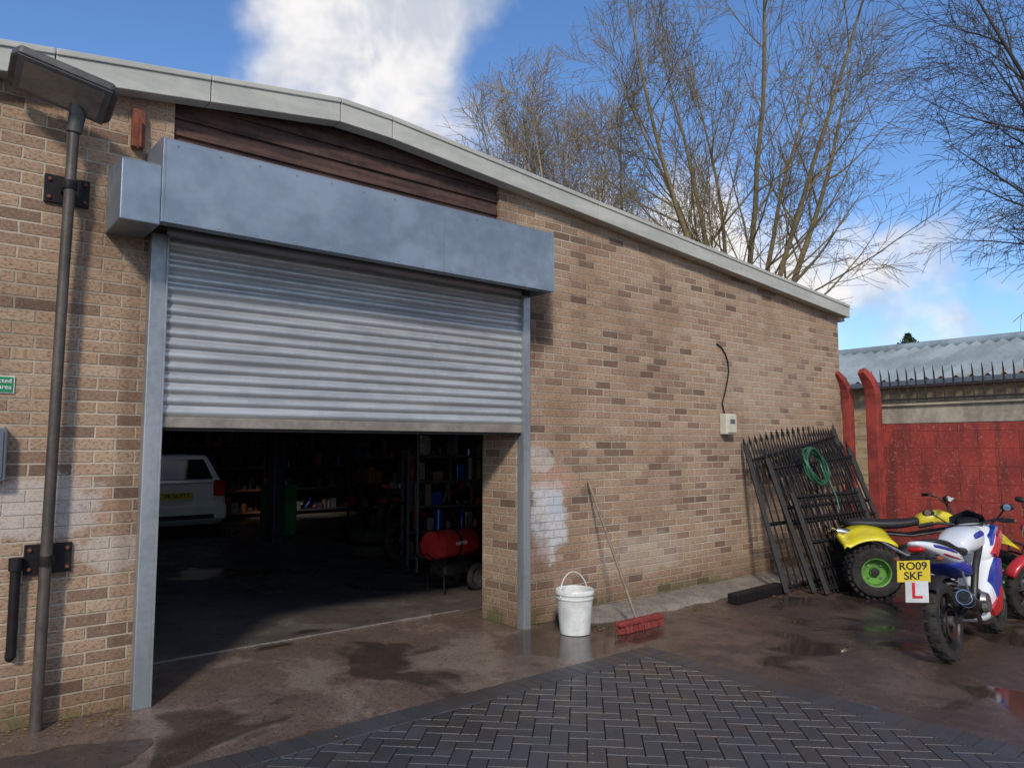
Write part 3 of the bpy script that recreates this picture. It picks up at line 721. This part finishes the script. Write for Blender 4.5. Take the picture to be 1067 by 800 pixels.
    loft('upper_fairing',[(.84,.70,.14,.09),(.94,.74,.185,.14),(1.06,.79,.20,.16),(1.18,.82,.175,.14),(1.29,.81,.12,.10),(1.36,.79,.06,.05)],c_main,b,22,2.8,2)
    for s in (-1,1):
        tube('bar_%d'%(s+1),[(1.05,s*.1,.94),(1.01,s*.22,.965),(.96,s*.34,.95)],.011,M_engine,b,10)
        tube('grip_%d'%(s+1),[(.99,s*.25,.965),(.945,s*.365,.95)],.018,M_seat,b,12)
        tubes('lever_%d'%(s+1),[([(1.03,s*.2,.965),(1.05,s*.27,.955),(1.01,s*.37,.945)],.006)],M_alu,b,6)
        tubes('mirror_stalk_%d'%(s+1),[([(1.14,s*.15,.92),(1.14,s*.24,1.0),(1.10,s*.28,1.04)],.007)],M_seat,b,6)
        loft('mirror_%d'%(s+1),[(1.13,1.055,.03,.018),(1.105,1.055,.055,.030),(1.085,1.055,.058,.032)],M_seat,b,14,2.4,1,yc=s*.31)
        revolve('mirror_face_%d'%(s+1),[(0,0),(.028,0)],(1.081,s*.31,1.055),M_mirror,b,20,'X')
        def pan(nm,poly,mat,y0,y1): return prism(nm,poly,'Y',min(y0,y1),max(y0,y1),mat,b,bevel=.006)
        pan('flash_mid_%d'%(s+1),[(.72,.50),(.76,.36),(.98,.50),(1.05,.64),(.95,.66),(.86,.60)],c_two,s*.150,s*.198)
        pan('flash_low_%d'%(s+1),[(.58,.30),(.62,.24),(.82,.26),(.94,.40),(.90,.45),(.74,.36)],c_three,s*.150,s*.193)
        pan('flash_upper_%d'%(s+1),[(.90,.70),(.96,.66),(1.22,.80),(1.20,.87),(1.05,.82)],c_three,s*.150,s*.203)
        pan('flash_upper_two_%d'%(s+1),[(.92,.76),(1.04,.84),(1.18,.89),(1.10,.92),(.95,.84)],c_two,s*.140,s*.196)
        tubes('peg_%d'%(s+1),[([(.40,s*.1,.38),(.40,s*.2,.38)],.012),([(.10,s*.1,.52),(.10,s*.18,.50),(.25,s*.12,.62)],.009)],M_alu,b,8)
    loft('headlight',[(1.30,.80,.095,.05),(1.375,.785,.06,.035)],M_glass,b,14,2.4)
    mesh('screen',[(1.07,-.15,.93),(1.07,.15,.93),(1.03,.13,1.01),(1.03,-.13,1.01),(1.10,0,1.06),(1.26,0,.93),(1.22,-.12,.92),(1.22,.12,.92)],[(0,6,4,3),(6,5,4),(5,7,4),(7,1,2,4)],M_screen,b,smooth=True)
    box('dash',(1.10,0,.965),(.06,.18,.05),M_ink,b,.01,rot=(0,math.radians(-30),0))
    tube('side_stand',[(.5,.12,.28),(.47,.24,.03)],.011,M_engine,b,8)
    return B
motorbike('motorcycle',(5.0,-2.84,0),4,M_whitep,M_bluep,M_redp,('RO09','SKF'),-8)
motorbike('motorcycle',(8.25,-3.26,0),157,M_whitep,M_redp,M_redp,None,-7)

# ------------------------------------------------------------------ quad bike
def quad(name,loc,head):
    B=empty(name,loc,(0,0,math.radians(head)))
    def fat(x,y,r,w,tag,rim):
        prof=[(r*.52,-w*.42),(r*.66,-w*.5),(r*.88,-w*.5),(r*.97,-w*.36),(r,0),(r*.97,w*.36),(r*.88,w*.5),(r*.66,w*.5),(r*.52,w*.42)]
        revolve(tag+'_tyre',[(p,q+y) for p,q in prof],(x,0,r),M_rubber,B,40,closed=True)
        V=[];F=[]
        for k in range(26):
            a=2*math.pi*k/26
            for u in (-.36,-.12,.12,.36):
                aa=a+(.12 if abs(u)<.2 else 0);c=Vector((x+r*.985*math.cos(aa),y+u*w,r+r*.985*math.sin(aa)));t=Vector((-math.sin(aa),0,math.cos(aa)));nr=Vector((math.cos(aa),u*.6,math.sin(aa))).normalized()
                b=len(V)
                for dz in (-.01,.016):
                    for p,q in ((-1,-1),(1,-1),(1,1),(-1,1)):V.append(c+t*p*.018+Vector((0,1,0))*q*w*.085+nr*dz)
                F.extend([(b,b+1,b+5,b+4),(b+1,b+2,b+6,b+5),(b+2,b+3,b+7,b+6),(b+3,b,b+4,b+7),(b+4,b+5,b+6,b+7)])
        mesh(tag+'_knobs',V,F,M_rubber,B)
        s=-1 if y<0 else 1
        revolve(tag+'_rim',[(r*.54,s*w*.40),(r*.56,s*w*.44),(r*.5,s*w*.42),(r*.46,s*w*.1),(r*.2,s*w*.08),(r*.18,s*w*.2),(0,s*w*.2)],(x,y,r),rim,B,32)
        tubes(tag+'_studs',[([(x+r*.32*math.cos(q),y+s*w*.09,r+r*.32*math.sin(q)),(x+r*.32*math.cos(q),y+s*w*.15,r+r*.32*math.sin(q))],.014) for q in (.8,2.37,3.94,5.5)],M_chrome,B,6)
        revolve(tag+'_hub_cap',[(0,s*w*.26),(r*.15,s*w*.25),(r*.17,s*w*.18)],(x,y,r),M_engine,B,20)
    for s in (-1,1):
        fat(0,s*.42,.275,.25,'rear_%d'%(s+1),M_grnp);fat(1.18,s*.42,.265,.18,'front_%d'%(s+1),M_grnp)
        for nm,cx,rx,rz,z0,a0,a1,ys in (('rear_fender',.0,.36,.30,.34,150,52,((.10,.10),(.2,.06),(.36,.02),(.50,.0),(.53,-.03))),('front_fender',1.18,.32,.28,.36,145,48,((.12,.10),(.22,.07),(.36,.02),(.48,-.01),(.50,-.03)))):
            V=[];F=[];n=12
            for i in range(n+1):
                a=math.radians(a0+(a1-a0)*i/n)
                x=cx+rx*math.cos(a);z=z0+rz*math.sin(a)+(.05 if i<2 and nm[0]=='r' else 0)
                for yy,dz in ys: V.append((x,s*yy,z+dz))
            for i in range(n):
                for k in range(4):F.append((i*5+k,i*5+k+1,i*5+k+6,i*5+k+5))
            o=mesh(nm+'_%d'%(s+1),V,F,M_yelp,B,smooth=True);o.modifiers.new('so','SOLIDIFY').thickness=.008
        tubes('wishbones_%d'%(s+1),[([(1.0,s*.1,.32),(1.18,s*.35,.27)],.013),([(1.3,s*.1,.32),(1.18,s*.35,.27)],.013),([(1.1,s*.12,.62),(1.16,s*.32,.30)],.022)],M_engine,B,8)
        tubes('nerf_bar_%d'%(s+1),[([(.38,s*.15,.28),(.42,s*.45,.26),(.80,s*.45,.26),(.84,s*.15,.28)],.014),([(.5,s*.2,.27),(.5,s*.44,.27)],.01),([(.65,s*.2,.27),(.65,s*.44,.27)],.01)],M_alu,B,8)
        tube('grip_%d'%(s+1),[(.82,s*.27,1.05),(.79,s*.40,1.04)],.02,M_white if s<0 else M_seat,B,10)
    tube('rear_axle',[(0,-.4,.275),(0,.4,.275)],.024,M_engine,B,10)
    tubes('chassis',[([(.0,s*.08,.36),(.3,s*.12,.30),(.9,s*.12,.30),(1.3,s*.08,.36),(1.05,s*.08,.72),(.5,s*.1,.62),(-.15,s*.1,.66)],.016) for s in (-1,1)],M_engine,B,8)
    loft('engine_block',[(.35,.38,.10,.10),(.45,.38,.14,.15),(.7,.38,.14,.15),(.85,.40,.09,.1)],M_engine,B,14,3.4)
    tube('exhaust',[(.7,-.16,.45),(.4,-.2,.42),(.1,-.17,.58),(.05,-.17,.60),(-.3,-.15,.66)],[.018,.02,.024,.05,.045],M_chrome,B,14)
    loft('seat',[(-.22,.74,.10,.035),(-.05,.745,.13,.055),(.25,.73,.14,.055),(.50,.75,.11,.05),(.66,.80,.08,.04)],M_seat,B,16,3)
    loft('tank_cover',[(.55,.76,.10,.06),(.66,.80,.13,.08),(.82,.84,.12,.08),(.98,.78,.10,.06)],M_yelp,B,16,2.8)
    loft('nose_cone',[(.95,.76,.13,.05),(1.15,.73,.15,.06),(1.35,.66,.12,.05),(1.46,.58,.08,.04)],M_seat,B,16,3)
    loft('headlamp',[(1.38,.62,.12,.04),(1.46,.60,.09,.03)],M_glass,B,12,3)
    tube('handlebar',[(.82,-.38,1.05),(.86,-.16,1.03),(.9,0,.96),(.86,.16,1.03),(.82,.38,1.05)],.012,M_chrome,B,10)
    tube('steering_stem',[(1.02,0,.55),(.9,0,.97)],.018,M_engine,B,8)
    loft('bar_pad',[(.86,1.02,.06,.03),(.92,1.02,.07,.04),(.95,1.02,.05,.03)],M_seat,B,12,3)
    tubes('front_bumper',[([(1.3,-.15,.35),(1.55,-.16,.38),(1.58,-.16,.55),(1.4,-.14,.62)],.014),([(1.3,.15,.35),(1.55,.16,.38),(1.58,.16,.55),(1.4,.14,.62)],.014),([(1.57,-.16,.45),(1.57,.16,.45)],.014)],M_engine,B,8)
    tubes('rear_grab_bar',[([(-.1,-.1,.6),(-.36,-.12,.68),(-.38,0,.7),(-.36,.12,.68),(-.1,.1,.6)],.012)],M_engine,B,8)
    return B
quad('quad_bike',(7.27,-1.12,0),-50)

# ------------------------------------------------------------------ interior contents
car=empty('parked_hatchback',(2.55,8.35,0.012),(0,0,math.radians(90)))
prof=[(0,.32),(.02,.62),(.06,.92),(.10,.98),(.35,1.0),(2.6,1.0),(3.5,.86),(3.75,.68),(3.8,.35),(3.55,.22),(.2,.22)]
prism('body_shell',prof,'Y',-.84,.84,M_carp,car,bevel=.07)
V=[]
for s in (-1,1): V+=[(.06,s*.78,.96),(2.8,s*.78,.96),(1.95,s*.60,1.45),(.40,s*.60,1.43)]
mesh('greenhouse',V,[(0,1,2,3),(4,5,6,7),(0,4,7,3),(1,5,6,2),(3,2,6,7)],M_carp,car,bevel=.05)
mesh('rear_window',[(.085,-.62,1.02),(.085,.62,1.02),(.325,.52,1.36),(.325,-.52,1.36)],[(0,1,2,3)],M_cglass,car)
for s in (-1,1):
    mesh('side_window_%d'%(s+1),[(.55,s*.772,1.03),(2.45,s*.772,1.03),(1.9,s*.642,1.38),(.62,s*.642,1.38)],[(0,1,2,3)],M_cglass,car)
    box('tail_lamp_%d'%(s+1),(.01,s*.71,.86),(.07,.20,.28),M_tail,car,.02)
    for x in (.6,3.1):
        revolve('wheel_%d_%d'%(s+1,int(x)),[(.2,-.09),(.3,-.09),(.31,0),(.3,.09),(.2,.09)],(x,s*.76,.31),M_rubber,car,32,closed=True)
        revolve('hub_%d_%d'%(s+1,int(x)),[(0,s*.08),(.2,s*.07)],(x,s*.76,.31),M_alu,car,24)
box('rear_bumper',(-.03,0,.45),(.12,1.64,.26),M_carp,car,.04)
box('bumper_insert',(-.085,0,.38),(.02,1.2,.08),M_seat,car,.01)
box('rear_plate',(-.01,0,.74),(.02,.52,.11),M_plate,car,.003)
text('rear_plate_text','PK56 FTT',(-.022,0,.74),(math.pi/2,0,-math.pi/2),.1,M_ink,car)

ht=empty('space_heater',(3.66,1.75,.012),(0,0,math.radians(10)))
revolve('drum',[(0,-.32),(.15,-.32),(.155,-.30),(.155,.28),(.145,.30),(.13,.30),(.12,.1)],(0,0,.52),M_heat,ht,32,'X')
revolve('drum_band',[(.157,-.02),(.160,0),(.157,.02)],(0,0,.52),M_black,ht,32,'X')
box('fuel_tank',(0,0,.26),(.46,.26,.13),M_engine,ht,.03);box('bracket_a',(-.15,0,.345),(.04,.16,.07),M_black,ht);box('bracket_b',(.15,0,.345),(.04,.16,.07),M_black,ht)
for s in (-1,1):
    ring('wheel_%d'%(s+1),(.2,s*.2,.15),.11,.04,M_rubber,ht,'Y',28,8,.035);revolve('wheel_disc_%d'%(s+1),[(0,s*.02),(.08,s*.02)],(.2,s*.2,.15),M_alu,ht,20)
tubes('stand_and_handle',[([(-.24,-.13,.02),(-.24,-.13,.2),(-.24,.13,.2),(-.24,.13,.02)],.011),([(-.24,-.13,.3),(-.48,-.13,.45),(-.48,.13,.45),(-.24,.13,.3)],.011)],M_black,ht,8)
text('heater_label','HEATER',(0,-.158,.53),(math.pi/2,0,0),.05,M_white,ht)

def shelf(name,loc,rot,w,h,d,mat,seed):
    rs=random.Random(seed);s=empty(name,loc,(0,0,rot))
    for x in (-w/2,w/2):
        for y in (-d/2,d/2): box('upright',(x,y,h/2),(.04,.04,h),mat,s,.002)
    n=5
    cols=[M_card,M_card,M_gbox,M_black,M_dull,M_dull,M_engine,M_shelf,M_rust,M_alu,M_bluep,M_heat,M_orange]
    for k in range(n):
        z=.1+k*(h-.2)/(n-1);box('shelf_%d'%k,(0,0,z),(w,d,.03),mat,s,.002)
        x=-w/2+.04
        while x<w/2-.1:
            ww=rs.uniform(.04,.18);hh=rs.uniform(.05,.36);q=rs.random()
            if q<.3: revolve('can',[(0,0),(ww*.4,0),(ww*.4,hh),(ww*.15,hh*1.1),(0,hh*1.1)],(x+ww/2,rs.uniform(-.1,.05),z+.016),rs.choice(cols),s,12,'Z')
            elif q<.75: box('carton',(x+ww/2,rs.uniform(-.08,.04),z+.016+hh/2),(ww*.9,d*rs.uniform(.3,.75),hh),rs.choice(cols),s,.004)
            elif q<.92: tube('part',[(x,-.1,z+.05),(x+ww*.5,-.12,z+hh*.7),(x+ww,.05,z+hh)],.022,rs.choice(cols),s,8)
            x+=ww+.01
    return s
shelf('storage_shelf',(6.0,6.6,.012),0,2.0,1.9,.5,M_shelf,1)
shelf('storage_shelf',(7.9,5.4,.012),math.radians(-70),1.8,2.0,.5,M_orange,2)
shelf('storage_shelf',(4.2,11.8,.012),0,2.2,2.2,.5,M_orange,3)
shelf('storage_shelf',(6.6,11.8,.012),0,2.2,2.2,.5,M_shelf,13)
shelf('storage_shelf',(4.75,3.5,.012),math.radians(-20),1.1,1.55,.4,M_shelf,9)
gm=empty('green_tyre_machine',(4.2,8.0,.012))
box('cabinet',(0,0,.45),(.5,.5,.9),M_ggreen,gm,.03);tube('turntable',[(0,0,.9),(0,0,1.0)],[.28,.24],M_alu,gm,24)
box('column',(0,.25,1.3),(.14,.14,.9),M_ggreen,gm,.02);box('arm',(0,.05,1.72),(.1,.55,.1),M_ggreen,gm,.02);tube('mount_head',[(0,-.2,1.7),(0,-.2,1.15)],.02,M_chrome,gm,10)
wbn=empty('workbench',(5.3,4.7,.012),(0,0,math.radians(-15)))
box('top',(0,0,.9),(1.6,.6,.05),M_wood,wbn)
for x in(-.72,.72):
    for y in(-.24,.24): box('leg',(x,y,.44),(.06,.06,.87),M_shelf,wbn)
box('vice',(-.4,-.15,1.0),(.12,.22,.14),M_bluep,wbn,.02)
for k in range(12): box('tool_box',(-.7+k*.12,random.uniform(-.15,.15),.925+.06),(.1,.16,random.uniform(.06,.12)),random.choice([M_heat,M_gbox,M_card,M_dull,M_alu]),wbn,.01)
for k,(x,y) in enumerate(((5.6,3.2),(4.2,4.6),(6.4,3.5),(6.1,2.6),(5.2,2.5))):
    for q in range(1+k%3):
        ty=empty('spare_tyre',(x+.02*q,y,.012+.1+q*.2));ring('tyre_body',(0,0,0),.24,.085,M_rubber,ty,'Z',32,10,.095)
motorbike('motorcycle',(4.3,3.9,.012),20,M_engine,M_heat,M_engine,None,-5)
lift=empty('vehicle_lift')
for x in (1.45,3.75): box('lift_column',(x,7.0,1.35),(.2,.28,2.7),M_shelf,lift,.02)
# hanging belts, hoses and pipes on the right-hand rack
hg=empty('hanging_hoses');L=[]
rs=random.Random(12)
L.append(([(4.0,3.0,2.3),(5.4,2.9,2.3)],.018))
for i in range(22):
    x=4.05+i*.06;l=rs.uniform(.25,.8);y=2.98-.07*(x-4)
    L.append(([(x,y,2.29),(x+rs.uniform(-.02,.02),y-.03,2.29-l*.6),(x+rs.uniform(.0,.07),y,2.29-l),(x+.05,y+.02,2.29-l*.5),(x+.03,y,2.29)],rs.uniform(.006,.012)))
L.append(([(4.0,3.0,0),(4.0,3.0,2.32)],.02));L.append(([(5.4,2.9,0),(5.4,2.9,2.32)],.02))
tubes('hoses_and_rail',L,M_dull,hg,6)

# ------------------------------------------------------------------ world & light
W=bpy.data.worlds.new('World');sc.world=W;W.use_nodes=True
t=W.node_tree;bg=t.nodes['Background']
class WN(NT):
    def __init__(s): s.t=t
N=WN()
sky=N.n('ShaderNodeTexSky',sky_type='NISHITA');sky.sun_disc=False
EL,AZ=math.radians(36),math.radians(220)
sky.sun_elevation=EL;sky.sun_rotation=AZ;sky.air_density=1.0;sky.dust_density=.3;sky.ozone_density=3.0
gen_v=N.n('ShaderNodeTexCoord').outputs['Generated']
vn=N.n('ShaderNodeVectorMath',operation='NORMALIZE');N.put(vn.inputs[0],gen_v);dirv=vn.outputs[0]
o=N.sep(dirv)
den=N.M('ADD',N.M('MAXIMUM',o[2],0.),.22)
cv=N.comb(N.M('DIVIDE',o[0],den),N.M('DIVIDE',o[1],den),0.)
n1=N.noise(cv,1.15,4,.56,.25)
n2=N.noise(dirv,5.5,4,.62,.2)
n3=N.noise(dirv,22.,3,.6)
def blob(d,a0,a1,am):
    vm=N.n('ShaderNodeVectorMath',operation='DOT_PRODUCT');N.put(vm.inputs[0],dirv);vm.inputs[1].default_value=d
    return N.sm(vm.outputs['Value'],math.cos(math.radians(a0)),math.cos(math.radians(a1)),0.,am)
f=N.M('ADD',N.M('MULTIPLY',n1,.45),N.M('MULTIPLY',n2,.43));f=N.M('ADD',f,N.M('MULTIPLY',n3,.12))
add=blob((.425,.765,.483),16,4,.25)
add=N.M('ADD',add,blob((.88,.42,.20),18,4,.16))
add=N.M('ADD',add,blob((.70,.66,.27),15,3,.15))
add=N.M('SUBTRACT',add,blob((.08,.86,.5),17,6,.2))
add=N.M('SUBTRACT',add,blob((.64,.60,.48),13,5,.12))
add=N.M('SUBTRACT',add,blob((.83,.35,.43),15,5,.15))
add=N.M('ADD',add,N.sm(o[1],.1,-.5,0.,.12))
f=N.M('ADD',f,add)
mask=N.sm(f,.53,.73)
s2=N.noise(dirv,8.,4,.62,.3)
cc=N.mix(N.sm(s2,.38,.62),(.60,.64,.73),(.96,.94,.94))
tint=N.mix(1.,sky.outputs[0],(.76,.96,1.18),'MULTIPLY')
K=.15
cs=N.n('ShaderNodeVectorMath',operation='SCALE');N.put(cs.inputs[0],cc);cs.inputs['Scale'].default_value=1./K
fin=N.mix(mask,tint,cs.outputs[0])
t.links.new(fin,bg.inputs[0]);bg.inputs[1].default_value=K
sl=bpy.data.lights.new('sun','SUN');sl.energy=2.7;sl.angle=math.radians(7);sl.color=(1,.92,.80)
so=bpy.data.objects.new('sun',sl);COL.objects.link(so)
sd=Vector((math.sin(AZ)*math.cos(EL),math.cos(AZ)*math.cos(EL),math.sin(EL)))
so.rotation_euler=sd.to_track_quat('Z','Y').to_euler()
# camera
cd=bpy.data.cameras.new('camera');cam=bpy.data.objects.new('camera',cd);COL.objects.link(cam)
cd.sensor_width=36;cd.lens=25.98;cd.clip_end=1000;cd.clip_start=.05
cam.location=(-1.14,-5.13,1.6);cam.rotation_euler=(math.radians(90+4.83),0,math.radians(-39.5))
sc.camera=cam
sc.view_settings.view_transform='Standard';sc.view_settings.look='None';sc.view_settings.exposure=0
